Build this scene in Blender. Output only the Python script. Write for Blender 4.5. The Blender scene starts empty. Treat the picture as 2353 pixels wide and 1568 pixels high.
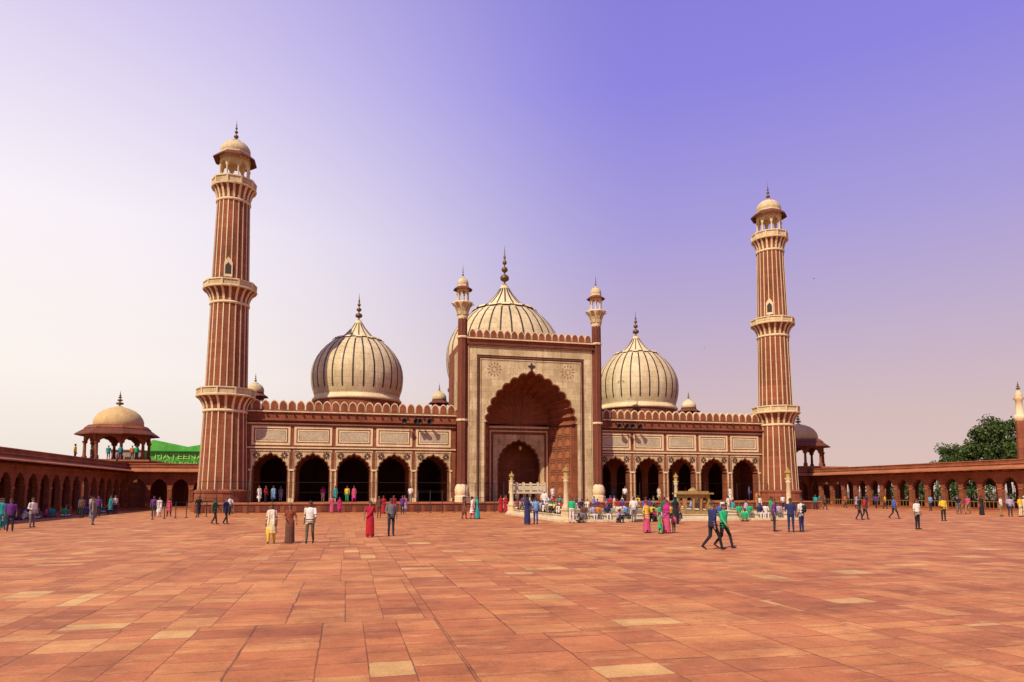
import bpy, math, random
import numpy as np
from mathutils import Vector, Matrix, kdtree
from mathutils.geometry import tessellate_polygon
random.seed(7)
pi=math.pi
scene=bpy.context.scene
scene.view_settings.view_transform='Standard'
try: scene.view_settings.look='None'
except: pass
scene.view_settings.exposure=0

# ------------------------------------------------------------------ materials
def nt(mat):
    mat.use_nodes=True
    n=mat.node_tree; n.nodes.clear()
    return n
class NG:
    def __init__(s,tree): s.t=tree; s.n=tree.nodes; s.l=tree.links
    def node(s,typ,**kw):
        x=s.n.new(typ)
        for k,v in kw.items(): setattr(x,k,v)
        return x
    def link(s,a,b): s.l.new(a,b)
    def setin(s,sock,v):
        if hasattr(v,'is_linked') or hasattr(v,'links'): s.l.new(v,sock)
        else: sock.default_value=v
    def math(s,op,a,b=None,c=None,clamp=False):
        x=s.n.new('ShaderNodeMath'); x.operation=op; x.use_clamp=clamp
        s.setin(x.inputs[0],a)
        if b is not None: s.setin(x.inputs[1],b)
        if c is not None: s.setin(x.inputs[2],c)
        return x.outputs[0]
    def noise(s,vec,scale,detail=4,rough=.55):
        x=s.n.new('ShaderNodeTexNoise'); x.inputs['Scale'].default_value=scale
        x.inputs['Detail'].default_value=detail; x.inputs['Roughness'].default_value=rough
        s.l.new(vec,x.inputs['Vector']); return x.outputs['Fac']
    def ramp(s,fac,stops,interp='LINEAR'):
        x=s.n.new('ShaderNodeValToRGB'); x.color_ramp.interpolation=interp
        e=x.color_ramp.elements
        while len(e)<len(stops): e.new(.5)
        for i,(p,c) in enumerate(stops):
            e[i].position=p; e[i].color=(c[0],c[1],c[2],1)
        s.l.new(fac,x.inputs[0]); return x.outputs[0]
    def mix(s,fac,a,b,blend='MIX'):
        x=s.n.new('ShaderNodeMix'); x.data_type='RGBA'; x.blend_type=blend
        s.setin(x.inputs[0],fac)
        for sock,v in ((x.inputs[6],a),(x.inputs[7],b)):
            if isinstance(v,tuple): sock.default_value=(v[0],v[1],v[2],1)
            else: s.l.new(v,sock)
        return x.outputs[2]
    def mapping(s,vec,scale=(1,1,1),loc=(0,0,0)):
        x=s.n.new('ShaderNodeMapping'); x.inputs['Scale'].default_value=scale; x.inputs['Location'].default_value=loc
        s.l.new(vec,x.inputs['Vector']); return x.outputs[0]
    def finish(s,col,rough=.8,bump=None,bstr=.3,bdist=.02,spec=.3,metal=0):
        b=s.n.new('ShaderNodeBsdfPrincipled'); o=s.n.new('ShaderNodeOutputMaterial')
        s.setin(b.inputs['Base Color'],(col[0],col[1],col[2],1) if isinstance(col,tuple) else col)
        b.inputs['Roughness'].default_value=rough; b.inputs['Specular IOR Level'].default_value=spec
        b.inputs['Metallic'].default_value=metal
        if bump is not None:
            u=s.n.new('ShaderNodeBump'); u.inputs['Strength'].default_value=bstr; u.inputs['Distance'].default_value=bdist
            s.l.new(bump,u.inputs['Height']); s.l.new(u.outputs[0],b.inputs['Normal'])
        s.l.new(b.outputs[0],o.inputs[0])

def stone(name,c1,c2,stain=(.1,.06,.04),stain_amt=.5,blocks=None,rough=.85,nscale=.5):
    m=bpy.data.materials.new(name); g=NG(nt(m))
    tc=g.node('ShaderNodeTexCoord').outputs['Object']
    n1=g.noise(g.mapping(tc,(1,1,.45)),nscale,6,.62)
    col=g.ramp(n1,[(.32,c1),(.68,c2)])
    fine=g.noise(tc,7,5,.65)
    col=g.mix(.85,col,g.ramp(fine,[(.25,(.66,.66,.66)),(.75,(1.2,1.2,1.2))]),'MULTIPLY')
    st=g.noise(g.mapping(tc,(2.2,2.2,.13)),1.0,5,.7)
    sm=g.ramp(st,[(.5,(0,0,0)),(.78,(1,1,1))])
    bwn=g.node('ShaderNodeRGBToBW'); g.link(sm,bwn.inputs[0])
    col=g.mix(g.math('MULTIPLY',bwn.outputs[0],stain_amt),col,stain)
    if blocks:
        sx=g.node('ShaderNodeSeparateXYZ'); g.link(tc,sx.inputs[0])
        cb=g.node('ShaderNodeCombineXYZ')
        g.link(g.math('ADD',sx.outputs[0],sx.outputs[1]),cb.inputs[0]); g.link(sx.outputs[2],cb.inputs[1])
        br=g.node('ShaderNodeTexBrick'); g.link(cb.outputs[0],br.inputs['Vector'])
        br.inputs['Scale'].default_value=1; br.inputs['Brick Width'].default_value=blocks[0]; br.inputs['Row Height'].default_value=blocks[1]
        br.inputs['Mortar Size'].default_value=.014; br.inputs['Mortar Smooth'].default_value=.3
        br.inputs['Color1'].default_value=(1,1,1,1); br.inputs['Color2'].default_value=(blocks[2],blocks[2]*.97,blocks[2]*.92,1); br.inputs['Mortar'].default_value=(.5,.43,.37,1)
        col=g.mix(1.0,col,br.outputs['Color'],'MULTIPLY')
    g.finish(col,rough,fine,.35,.03)
    return m
def plain(name,c,rough=.7,metal=0,var=.15,scale=8):
    m=bpy.data.materials.new(name); g=NG(nt(m))
    tc=g.node('ShaderNodeTexCoord').outputs['Object']
    n=g.noise(tc,scale,3)
    a=tuple(x*(1-var) for x in c); b=tuple(min(1,x*(1+var)) for x in c)
    g.finish(g.ramp(n,[(.3,a),(.7,b)]),rough,n,.2,.01,.3,metal)
    return m

RED=stone('red_sandstone',(.235,.066,.028),(.36,.112,.050),(.075,.028,.016),.6,(1.3,.5,.74))
REDL=stone('red_sandstone_light',(.40,.13,.052),(.50,.18,.072),(.18,.06,.03),.45,(1.3,.5,.8))
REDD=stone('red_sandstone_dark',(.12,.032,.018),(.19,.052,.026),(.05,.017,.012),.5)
CREAM=stone('cream_marble',(.52,.38,.19),(.82,.64,.37),(.17,.11,.06),.55,(1.5,.7,.74),nscale=.8)
CREAM2=stone('dome_marble',(.58,.44,.24),(.80,.64,.39),(.22,.15,.085),.5,(1.1,.75,.86),nscale=.35)
TRIM=stone('marble_trim',(.68,.51,.28),(.82,.64,.38),(.30,.19,.1),.4)
DARK=plain('black_marble',(.040,.028,.020),.6)
BRONZE=plain('gilded_bronze',(.16,.09,.025),.45,.5)
IRON=plain('dark_iron',(.03,.022,.02),.6,.3)
YELL=stone('ochre_stone',(.30,.18,.058),(.40,.25,.085),(.10,.05,.02),.45)
LAMPC=stone('lamp_stone',(.60,.45,.24),(.72,.56,.32),(.25,.15,.07),.3)
PALE=stone('pale_marble',(.60,.48,.31),(.74,.61,.41),(.3,.2,.12),.4)
PLASTER=stone('kiosk_plaster',(.56,.36,.15),(.66,.45,.20),(.25,.14,.06),.4)
GLASS=plain('lantern_glass',(.5,.38,.12),.2)
HOODLINE=plain('hood_rib',(.36,.17,.085),.8)
def inscr():
    m=bpy.data.materials.new('inscribed_marble'); g=NG(nt(m))
    tc=g.node('ShaderNodeTexCoord').outputs['Object']
    n=g.noise(g.mapping(tc,(2.6,1,4.5)),2.2,3,.6)
    k=g.ramp(n,[(.47,(0,0,0)),(.5,(1,1,1)),(.54,(1,1,1)),(.57,(0,0,0))])
    bw=g.node('ShaderNodeRGBToBW'); g.link(k,bw.inputs[0])
    w=g.noise(tc,.8,4)
    base=g.ramp(w,[(.3,(.46,.37,.23)),(.7,(.62,.50,.32))])
    g.finish(g.mix(g.math('MULTIPLY',bw.outputs[0],.6),base,(.14,.11,.08)),.7)
    return m
INSCR=inscr()

# ------------------------------------------------------------------ mesh builder
class MB:
    def __init__(s): s.v=[];s.f=[];s.mi=[];s.sm=[];s.mats=[];s.M=None
    def add(s,vs,fs,mat,smooth=False):
        o=len(s.v)
        if s.M is not None: vs=[s.M@Vector(p) for p in vs]
        s.v.extend([tuple(p) for p in vs])
        if mat not in s.mats: s.mats.append(mat)
        k=s.mats.index(mat)
        for f in fs:
            s.f.append(tuple(i+o for i in f)); s.mi.append(k); s.sm.append(smooth)
    def box(s,x0,x1,y0,y1,z0,z1,mat):
        s.add([(x0,y0,z0),(x1,y0,z0),(x1,y1,z0),(x0,y1,z0),(x0,y0,z1),(x1,y0,z1),(x1,y1,z1),(x0,y1,z1)],
              [(0,3,2,1),(4,5,6,7),(0,1,5,4),(1,2,6,5),(2,3,7,6),(3,0,4,7)],mat)
    def lathe(s,prof,n,c,mat,smooth=True,phase=0.,flute=0,fk=0.):
        vs=[];fs=[]
        for (r,z) in prof:
            for i in range(n):
                a=phase+2*pi*i/n
                rr=r*(1-fk+fk*abs(math.cos(flute*a*.5))) if flute else r
                vs.append((c[0]+rr*math.cos(a),c[1]+rr*math.sin(a),c[2]+z))
        for j in range(len(prof)-1):
            for i in range(n):
                k=(i+1)%n
                fs.append((j*n+i,j*n+k,(j+1)*n+k,(j+1)*n+i))
        s.add(vs,fs,mat,smooth)
        for j in (0,len(prof)-1):
            if prof[j][0]>1e-3: s.add(vs[j*n:(j+1)*n],[tuple(range(n))],mat)
    def rib(s,prof,ang,w,proud,c,mat,side=.12):
        ca,sa=math.cos(ang),math.sin(ang); tx,ty=-sa,ca
        vs=[];fs=[]
        for (r,z) in prof:
            for (rr,ww) in ((r-side,-w/2),(r+proud,-w/2),(r+proud,w/2),(r-side,w/2)):
                vs.append((c[0]+rr*ca+tx*ww,c[1]+rr*sa+ty*ww,c[2]+z))
        for j in range(len(prof)-1):
            a=j*4;b=a+4
            for i in range(3): fs.append((a+i,a+i+1,b+i+1,b+i))
        s.add(vs,fs,mat)
    def poly(s,pts,y0,y1,mat,sides=True,back=True):
        tri=tessellate_polygon([[Vector((p[0],p[1],0)) for p in pts]])
        n=len(pts)
        vs=[(p[0],y0,p[1]) for p in pts]+[(p[0],y1,p[1]) for p in pts]
        fs=[tuple(t) for t in tri]
        if back: fs+=[tuple(n+i for i in t[::-1]) for t in tri]
        if sides: fs+=[(i,(i+1)%n,n+(i+1)%n,n+i) for i in range(n)]
        s.add(vs,fs,mat)
    def tube(s,pts,r,mat,n=6):
        vs=[];fs=[]
        P=[Vector(p) for p in pts]
        for i,p in enumerate(P):
            d=(P[min(i+1,len(P)-1)]-P[max(i-1,0)]).normalized()
            u=d.cross(Vector((0,0,1)))
            if u.length<1e-3: u=Vector((1,0,0))
            u.normalize(); w=d.cross(u)
            rr=r[i] if isinstance(r,(list,tuple)) else r
            for k in range(n):
                a=2*pi*k/n; vs.append(p+u*math.cos(a)*rr+w*math.sin(a)*rr)
        for j in range(len(P)-1):
            for k in range(n):
                q=(k+1)%n; fs.append((j*n+k,j*n+q,(j+1)*n+q,(j+1)*n+k))
        fs.append(tuple(range(n))); fs.append(tuple(range((len(P)-1)*n,len(P)*n)))
        s.add(vs,fs,mat,True)
    def obj(s,name,parent=None):
        me=bpy.data.meshes.new(name); me.from_pydata(s.v,[],s.f)
        for m in s.mats: me.materials.append(m)
        me.polygons.foreach_set('material_index',s.mi); me.polygons.foreach_set('use_smooth',s.sm)
        me.update()
        o=bpy.data.objects.new(name,me); scene.collection.objects.link(o)
        if parent: o.parent=parent
        return o
def empty(name,loc=(0,0,0)):
    e=bpy.data.objects.new(name,None); e.empty_display_size=.1; scene.collection.objects.link(e); return e

def arch(cx,z0,zs,a,h,m=9,k=.07,n=54,pt=.2):
    out=[(cx-a,z0)]
    if k>0: out.append((cx-a,zs))
    for i in range(n+1):
        ph=pi-pi*i/n
        f=1-k*(1-abs(math.sin(m*ph))) if k>0 else 1
        u=math.cos(ph)
        out.append((cx+a*u*f, zs+h*((1-pt)*math.sin(ph)+pt*(1-abs(u)))*f))
    if k>0: out.append((cx+a,zs))
    out.append((cx+a,z0))
    return out
def archwall(x0,x1,z0,z1,arches):
    pts=[(x0,z0)]
    for A in arches: pts+=A
    pts+=[(x1,z0),(x1,z1),(x0,z1)]
    return pts
def merlon(cx,z,w,h):
    L=[(.46,.0),(.46,.45),(.42,.65),(.32,.82),(.16,.93),(0,1.0)]
    return [(cx-x*w,z+y*h) for x,y in L]+[(cx+x*w,z+y*h) for x,y in L[-2::-1]]
def merlons(b,x0,x1,z,h,w,y,th=.3):
    n=max(1,round((x1-x0)/w)); w=(x1-x0)/n
    for i in range(n):
        cx=x0+w*(i+.5)
        b.poly(merlon(cx,z,w*1.02,h),y,y+th,TRIM)
        b.poly(merlon(cx,z+.002,w*.86,h*.88),y-.03,y+th+.03,RED)

def finial(b,c,z,h,rs,mat=None):
    mat=mat or BRONZE
    prof=[(.30,0),(.34,.03),(.10,.07),(.10,.1),(.55,.15),(.62,.2),(.5,.25),(.12,.29),(.1,.33),(.38,.37),(.44,.41),(.34,.45),(.09,.48),(.08,.52),(.26,.55),(.3,.58),(.22,.62),(.08,.65),(.16,.69),(.16,.72),(.07,.78),(.04,.9),(0.01,1)]
    b.lathe([(r*rs,z+q*h) for r,q in prof],10,(c[0],c[1],0),mat)

def onion(b,c,s,z14,nr=28,fh=3.7):
    Z=lambda z:(z-14)*s+z14
    cc=(c[0],c[1],0)
    drum_b=10.6
    b.lathe([(5.35*s,drum_b),(5.35*s,Z(13.25))],48,cc,RED,False)
    b.lathe([(5.4*s,Z(13.25)),(5.55*s,Z(13.3)),(5.6*s,Z(13.5)),(5.4*s,Z(13.7)),(5.3*s,Z(14.0))],64,cc,TRIM)
    body=[(5.3,14.0),(5.5,14.7),(5.64,15.4),(5.70,16.1),(5.71,16.7),(5.62,17.5),(5.42,18.2),(5.08,18.95),(4.6,19.7),(4.0,20.4),(3.3,21.0),(2.7,21.4)]
    cone=[(2.55,21.45),(2.1,21.7),(1.65,22.1),(1.2,22.6),(.8,23.1),(.5,23.6),(.36,23.95)]
    B=[(r*s,Z(z)) for r,z in body]; C=[(r*s,Z(z)) for r,z in cone]
    b.lathe(B,96,cc,CREAM2)
    for i in range(nr):
        a=2*pi*(i+.5)/nr
        b.rib(B[1:-1],a,(.17 if s<1.2 else .15)*s,.03,cc,DARK,.1)
    b.lathe([(2.5*s,Z(21.3)),(3.0*s,Z(21.28)),(2.95*s,Z(21.36)),(2.5*s,Z(21.5))],48,cc,DARK)
    b.lathe(C,64,cc,TRIM,True,0,32,.06)
    for i in range(nr//2*1):
        a=2*pi*(i+.5)/(nr//2)
        b.rib(C[:-1],a,.12*s,.02,cc,DARK,.1)
        b.rib([(2.55*s,Z(21.52)),(3.0*s,Z(21.45)),(3.25*s,Z(21.22))],a,.8*s,.04,cc,TRIM,.04)
    finial(b,cc,Z(23.9),fh*s,.75*s)

def kiosk(b,c,z0,n,R,H,eaveR,domeR,domeH,finH,phase=0,colr=.12,wall=RED,domem=CREAM2,eave=REDD,arches=True,drumH=.25,floor=True,lotus=True,colmat=None):
    cx,cy=c; cc=(cx,cy,0)
    colmat=colmat or wall
    if floor: b.lathe([(R*1.12,z0-.15),(R*1.12,z0)],n,cc,wall,False,phase)
    z1=z0+H
    for i in range(n):
        a=phase+2*pi*i/n; a2=phase+2*pi*(i+1)/n
        px,py=cx+R*math.cos(a),cy+R*math.sin(a)
        b.lathe([(colr*1.5,z0),(colr*1.5,z0+.12*H),(colr,z0+.16*H),(colr*.85,z0+.58*H),(colr*1.5,z0+.66*H),(colr*1.5,z0+.70*H)],8,(px,py,0),colmat)
        if arches:
            p0=Vector((px,py,0)); p1=Vector((cx+R*math.cos(a2),cy+R*math.sin(a2),0))
            d=p1-p0; L=d.length; d.normalize()
            M=Matrix((( d.x,-d.y,0,p0.x),(d.y,d.x,0,p0.y),(0,0,1,0),(0,0,0,1)))
            old=b.M; b.M=M if old is None else old@M
            pts=archwall(-.0,L,z0+.62*H,z1,[arch(L/2,z0+.62*H,z0+.64*H,L*.5-colr*1.3,H*.26,5,.08,24)])
            b.poly(pts,-colr*.8,colr*.8,wall)
            b.M=old
    b.lathe([(R*1.1,z1),(R*1.1,z1+.08*H)],n,cc,wall,False,phase)
    ze=z1+.02*H
    b.lathe([(R*1.05,ze+.16*H),(eaveR,ze-.05*H),(eaveR,ze-.09*H),(R*1.02,ze+.06*H)],n,cc,eave,False,phase)
    zd=z1+.16*H
    b.lathe([(domeR*1.08,zd-.1),(domeR*1.08,zd+drumH)],n if n>6 else 16,cc,wall,False,phase)
    zb=zd+drumH
    pr=[(1.0,0),(1.04,.12),(1.04,.28),(.98,.45),(.86,.63),(.66,.8),(.4,.92),(.18,.98),(.1,1.02)]
    P=[(r*domeR,zb+q*domeH) for r,q in pr]
    b.lathe(P,48,cc,domem,True,0,24 if lotus else 0,.05)
    if lotus:
        b.lathe([(.34*domeR,zb+.93*domeH),(.42*domeR,zb+.95*domeH),(.2*domeR,zb+1.04*domeH),(.1*domeR,zb+1.1*domeH)],16,cc,TRIM)
    finial(b,cc,zb+domeH,finH,domeR*.28)

# ------------------------------------------------------------------ MOSQUE
mosque=empty('mosque')
PZ=.95
b=MB()
b.box(-34.5,34.5,-6,30,0,PZ-.12,RED); b.box(-34.6,34.6,-6.1,30.1,PZ-.12,PZ,REDL)
for i in range(60):
    x=-34+i*1.15
    if abs(x)>3: b.box(x-.35,x+.35,-6.05,-5.9,.15,.7,REDD)
for i in range(4): b.box(-3,3,-6.1-.35*(4-i),-6.09,0,PZ*(i+.6)/4.6,REDL)
b.obj('plinth',mosque)
# wings
for sgn in (-1,1):
    b=MB()
    xs=[sgn*(10.95+4.35*i) for i in range(5)]; xs.sort()
    x0,x1=(-31.4,-8.4) if sgn<0 else (8.4,31.4)
    zs,ha=4.45,1.68; a=1.75
    pts=archwall(x0,x1,PZ,10.6,[arch(x,PZ,zs,a,ha,9,.075) for x in xs])
    b.poly(pts,0,1.1,RED)
    for x in xs:
        p=arch(x,PZ+.02,zs,a+.1,ha+.12,9,.06)
        lo=[(x-2.03,PZ+.02)]+p+[(x+2.03,PZ+.02),(x+2.03,6.55),(x-2.03,6.55)]
        b.poly(lo,-.05,.0-.002,CREAM)
        for sx in (-1,1):
            b.box(x+sx*1.96-.035,x+sx*1.96+.035,-.075,-.045,4.5,6.32,RED)
            cx,cz=x+sx*1.42,5.95
            for q in range(8):
                aa=2*pi*q/8
                b.poly([(cx+.10*math.cos(aa-.3),cz+.10*math.sin(aa-.3)),(cx+.34*math.cos(aa-.28),cz+.34*math.sin(aa-.28)),(cx+.40*math.cos(aa),cz+.40*math.sin(aa)),(cx+.34*math.cos(aa+.28),cz+.34*math.sin(aa+.28)),(cx+.10*math.cos(aa+.3),cz+.10*math.sin(aa+.3))],-.08,-.045,REDD if q%2 else DARK)
        b.box(x-1.9,x+1.9,-.075,-.045,6.33,6.41,RED)
        b.poly([(x-.12,6.18),(x+.12,6.18),(x+.05,6.3),(x,6.5),(x-.05,6.3)],-.09,-.04,REDD)
        zc0,zc1=7.05,9.1
        def ring(xa,xb,za,zb,w,y,mat):
            b.box(xa,xb,y,-.003,za,za+w,mat); b.box(xa,xb,y,-.003,zb-w,zb,mat)
            b.box(xa,xa+w,y,-.003,za+w,zb-w,mat); b.box(xb-w,xb,y,-.003,za+w,zb-w,mat)
        ring(x-1.98,x+1.98,zc0,zc1,.24,-.06,TRIM)
        ring(x-1.62,x+1.62,zc0+.36,zc1-.36,.14,-.05,TRIM)
        b.box(x-1.44,x+1.44,-.03,-.002,zc0+.54,zc1-.54,INSCR)
        for sx in (-1,1):
            b.box(x+sx*2.02-.20,x+sx*2.02+.15,-.14,-.052,PZ,PZ+.5,TRIM)
            b.box(x+sx*2.02-.17,x+sx*2.02+.14,-.10,-.052,4.3,4.5,TRIM)
    b.box(x0,x1,-.12,.0-.001,6.72,6.86,TRIM)
    b.box(x0,x1,-.12,-.001,9.3,9.42,TRIM)
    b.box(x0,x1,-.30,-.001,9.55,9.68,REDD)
    b.box(x0,x1,-.5,-.001,9.68,9.76,RED)
    b.box(x0,x1,-.10,-.001,9.78,10.55,RED)
    b.box(x0,x1,-.28,1.12,10.6,10.72,TRIM)
    b.box(x0,x1,-.2,1.0,10.722,10.86,RED)
    merlons(b,x0+.1,x1-.1,10.86,1.1,.93,-.1)
    k=x0+.5
    while k<x1:
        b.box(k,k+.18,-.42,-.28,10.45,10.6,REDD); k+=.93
    pts=archwall(x0,x1,PZ,9.9,[arch(x,PZ,zs,a,ha,9,.07,36) for x in xs])
    b.poly(pts,6,7,RED)
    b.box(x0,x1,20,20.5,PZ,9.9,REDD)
    ex=x0 if sgn<0 else x1
    b.box(min(ex,ex+sgn*.6),max(ex,ex+sgn*.6),.0,24,PZ,10.5,RED)
    b.box(x0,x1,1.1,24,9.9,10.5,REDL)
    b.box(x0,x1,24,24.6,PZ,10.52,RED)
    merlons(b,x0+.1,x1-.1,10.52,1.0,.93,24.2)
    b.obj('prayer_hall_wing',mosque)
# pishtaq (central iwan)
b=MB()
YF=-2.0
A0=arch(0,PZ,9.9,5.35,5.9,15,.05,150,.22)
def inset(a,h,m=15,k=.05): return arch(0,PZ+.01,9.9,a,h,m,k,150,.22)
pts=[(-7.5,PZ)]+A0+[(7.5,PZ),(7.5,18.9),(-7.5,18.9)]
b.poly(pts,YF,YF+1.0,RED)
p=inset(5.5,6.05)
b.poly([(-6.0,PZ+.01)]+p+[(6.0,PZ+.01),(6.0,17.1),(-6.0,17.1)],YF-.05,YF-.002,CREAM)
def band(b,xi,xo,z0,zt,zi,y,mat):
    b.poly([(-xo,z0),(-xi,z0),(-xi,zi),(xi,zi),(xi,z0),(xo,z0),(xo,zt),(-xo,zt)],y,YF-.003,mat)
band(b,6.38,7.2,PZ+.02,18.45,17.5,YF-.08,CREAM)
band(b,6.08,6.2,PZ+.03,17.28,17.18,YF-.07,DARK)
band(b,7.28,7.34,PZ+.03,18.6,18.53,YF-.06,TRIM)
band(b,5.86,5.92,PZ+.03,16.98,16.92,YF-.07,REDD)
ROS=plain('rosette_inlay',(.27,.16,.085),.7)
for cx,cz in ((-4.35,15.9),(4.35,15.9)):
    for q in range(12):
        aa=2*pi*q/12
        for (r0,r1,w) in ((.22,.40,.14),(.56,.80,.11)):
            b.poly([(cx+r0*math.cos(aa-w),cz+r0*math.sin(aa-w)),(cx+r1*math.cos(aa-w*.8),cz+r1*math.sin(aa-w*.8)),(cx+r1*1.08*math.cos(aa),cz+r1*1.08*math.sin(aa)),(cx+r1*math.cos(aa+w*.8),cz+r1*math.sin(aa+w*.8)),(cx+r0*math.cos(aa+w),cz+r0*math.sin(aa+w))],YF-.065,YF-.045,ROS)
b.poly([(-.1,15.9),(.1,15.9),(.12,16.2),(.4,16.35),(.42,16.5),(.15,16.5),(0,16.85),(-.15,16.5),(-.42,16.5),(-.4,16.35),(-.12,16.2)],YF-.12,YF-.04,DARK)
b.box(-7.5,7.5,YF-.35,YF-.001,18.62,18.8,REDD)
b.box(-7.5,7.5,YF-.2,YF-.001,18.8,19.25,RED)
b.box(-7.5,7.5,YF-.45,YF+1.0,19.25,19.38,TRIM)
b.box(-7.45,7.45,YF-.2,YF+.8,19.382,19.5,RED)
merlons(b,-7.3,7.3,19.5,.98,.8,YF-.05)
for sx in (-1,1):
    b.box(min(sx*8.1,sx*7.4),max(sx*8.1,sx*7.4),YF+.3,8,PZ,19.22,RED)
    b.box(min(sx*8.16,sx*8.1),max(sx*8.16,sx*8.1),YF+1.2,3,11.5,18.3,CREAM)
b.box(-7.4,7.4,7.4,8,PZ,19.21,RED)
b.box(-7.4,7.4,YF+1,8,18.95,19.2,REDL)
b.obj('central_portal',mosque)
b=MB()
NS=26
outl=A0[2:-2]
def plan(s):
    if s<.5:
        t=s/.5; return (1-.30*t, YF+1.0+(4.0-YF-1.0)*t)
    t=(s-.5)/.5; return (.70*(1-t), 4.0)
vs=[];fs=[];n=len(outl)
for j in range(NS+1):
    s_=j/NS; gx,gy=plan(s_); h=max(0,math.cos(s_*pi/2))**.9
    for i,(x,z) in enumerate(outl): vs.append((x*gx,gy,9.9+(z-9.9)*h+.4*s_))
for j in range(NS):
    for i in range(n-1): fs.append((j*n+i,j*n+i+1,(j+1)*n+i+1,(j+1)*n+i))
b.add(vs,fs,RED,True)
m=15
for c_ in range(1,m):
    i=round(150*c_/m)
    b.tube([ (vs[j*n+i][0],vs[j*n+i][1]-.015,vs[j*n+i][2]-.01) for j in range(0,NS,1)],.03,HOODLINE,5)
zt=10.3
for sx in (-1,1):
    p0=Vector((sx*5.35,YF+1,0)); p1=Vector((sx*3.75,4,0))
    if sx>0: p0,p1=p1,p0
    d=p1-p0; L=d.length; d.normalize()
    b.M=Matrix(((d.x,-d.y,0,p0.x),(d.y,d.x,0,p0.y),(0,0,1,0),(0,0,0,1)))
    b.box(0,L,.0,.5,PZ,zt,RED)
    y=-.05
    for q in range(3):
        xa=.35+q*(L-.7)/3; xb=xa+(L-.7)/3-.2
        for zz in range(6):
            z0=PZ+.7+zz*1.4
            for (A_,B_,C_,D_) in ((xa,xb,z0,z0+.05),(xa,xb,z0+1.14,z0+1.19),(xa,xa+.05,z0+.05,z0+1.14),(xb-.05,xb,z0+.05,z0+1.14)): b.box(A_,B_,y,-.002,C_,D_,HOODLINE)
            b.poly(merlon((xa+xb)/2,z0+.2,(xb-xa)*.7,.8),y,-.003,REDL)
    b.M=None
pts=[(-3.8,PZ)]+arch(0,PZ,5.6,2.55,2.7,11,.06,80)+[(3.8,PZ),(3.8,zt),(-3.8,zt)]
b.poly(pts,4,4.8,RED)
b.poly([(-3.2,PZ+.01)]+arch(0,PZ+.01,5.6,2.68,2.85,11,.06,80)+[(3.2,PZ+.01),(3.2,9.0),(-3.2,9.0)],3.95,3.998,CREAM)
b.poly([(-3.65,PZ+.02),(-3.5,PZ+.02),(-3.5,9.35),(3.5,9.35),(3.5,PZ+.02),(3.65,PZ+.02),(3.65,9.5),(-3.65,9.5)],3.93,3.997,TRIM)
b.box(-3.75,3.75,3.85,3.99,9.8,10.0,TRIM)
for sx in (-1,1):
    for q in range(10):
        aa=2*pi*q/10; cx,cz=sx*2.5,8.1
        b.poly([(cx+.1*math.cos(aa-.2),cz+.1*math.sin(aa-.2)),(cx+.36*math.cos(aa),cz+.36*math.sin(aa)),(cx+.1*math.cos(aa+.2),cz+.1*math.sin(aa+.2))],3.92,3.952,REDD)
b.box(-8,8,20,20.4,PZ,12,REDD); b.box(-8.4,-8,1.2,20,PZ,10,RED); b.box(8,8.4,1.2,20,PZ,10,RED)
b.box(-8.39,8.39,8.01,24,9.95,10.6,REDL)
b.box(-7.9,7.9,4.81,8.0,9.95,10.3,REDD)
b.tube([(0,3.3,10.2),(0,3.3,7.6)],.02,IRON); b.lathe([(.02,7.6),(.16,7.5),(.2,7.3),(.12,7.1),(.02,7.05)],12,(0,3.3,0),GLASS)
b.obj('portal_recess',mosque)
for sx in (-1,1):
    b=MB(); c=(sx*8.0,YF+.15,0); ph=pi/8
    b.lathe([(.85,PZ),(.85,PZ+.6),(.7,PZ+.7)],8,c,TRIM,False,ph)
    b.lathe([(.62,PZ+.6),(.78,PZ+.95),(.80,PZ+1.25),(.68,PZ+1.7),(.5,PZ+2.0)],16,c,TRIM,True,0,16,.08)
    b.lathe([(.56,PZ+1.7),(.54,11),(.52,21.6)],8,c,REDD,False,ph)
    for i in range(8): b.rib([(.56,PZ+2.0),(.54,11),(.52,21.5)],ph+2*pi*i/8,.06,.015,c,RED,.1)
    for z in (9.9,19.3): b.lathe([(.62,z),(.66,z+.12),(.62,z+.24)],8,c,TRIM,False,ph)
    z=.35
    b.lathe([(.5,21.1+z),(.62,21.4+z),(.55,21.6+z),(.62,22.0+z),(.8,22.5+z),(1.12,22.9+z),(1.15,23.05+z),(.9,23.1+z)],32,c,TRIM,True,0,16,.10)
    for i in range(8): b.rib([(.62,21.6+z),(.66,22.0+z),(.84,22.5+z),(1.18,22.9+z),(1.3,22.86+z)],2*pi*i/8,.42,.02,c,CREAM,.03)
    kiosk(b,(c[0],c[1]),23.1+z,8,.66,1.5,1.12,.62,.9,1.6,ph,.055,TRIM,CREAM2,REDD)
    b.obj('portal_shaft',mosque)
for x in (-19.3,19):
    b=MB(); onion(b,(x,11.6),1.0,14.0); b.obj('dome',mosque)
b=MB(); onion(b,(0,11.9),1.37,16.4,32,4.15); b.obj('central_dome',mosque)
def horn(x,y,z,rz):
    b=MB(); b.M=Matrix.Translation((x,y,z))@Matrix.Rotation(rz,4,'Z')@Matrix.Rotation(pi/2,4,'X')
    b.lathe([(.05,-.3),(.09,-.1),(.12,0),(.2,.2),(.33,.38),(.30,.38),(.05,.05)],14,(0,0,0),IRON)
    return b.obj('loudspeaker')
for i,x in enumerate((-14.2,-13.1,-12.5,-11.6,11.2,12.0,12.9,13.7)): horn(x,-.75,9.85,(.25 if i%2 else -.3))

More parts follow.
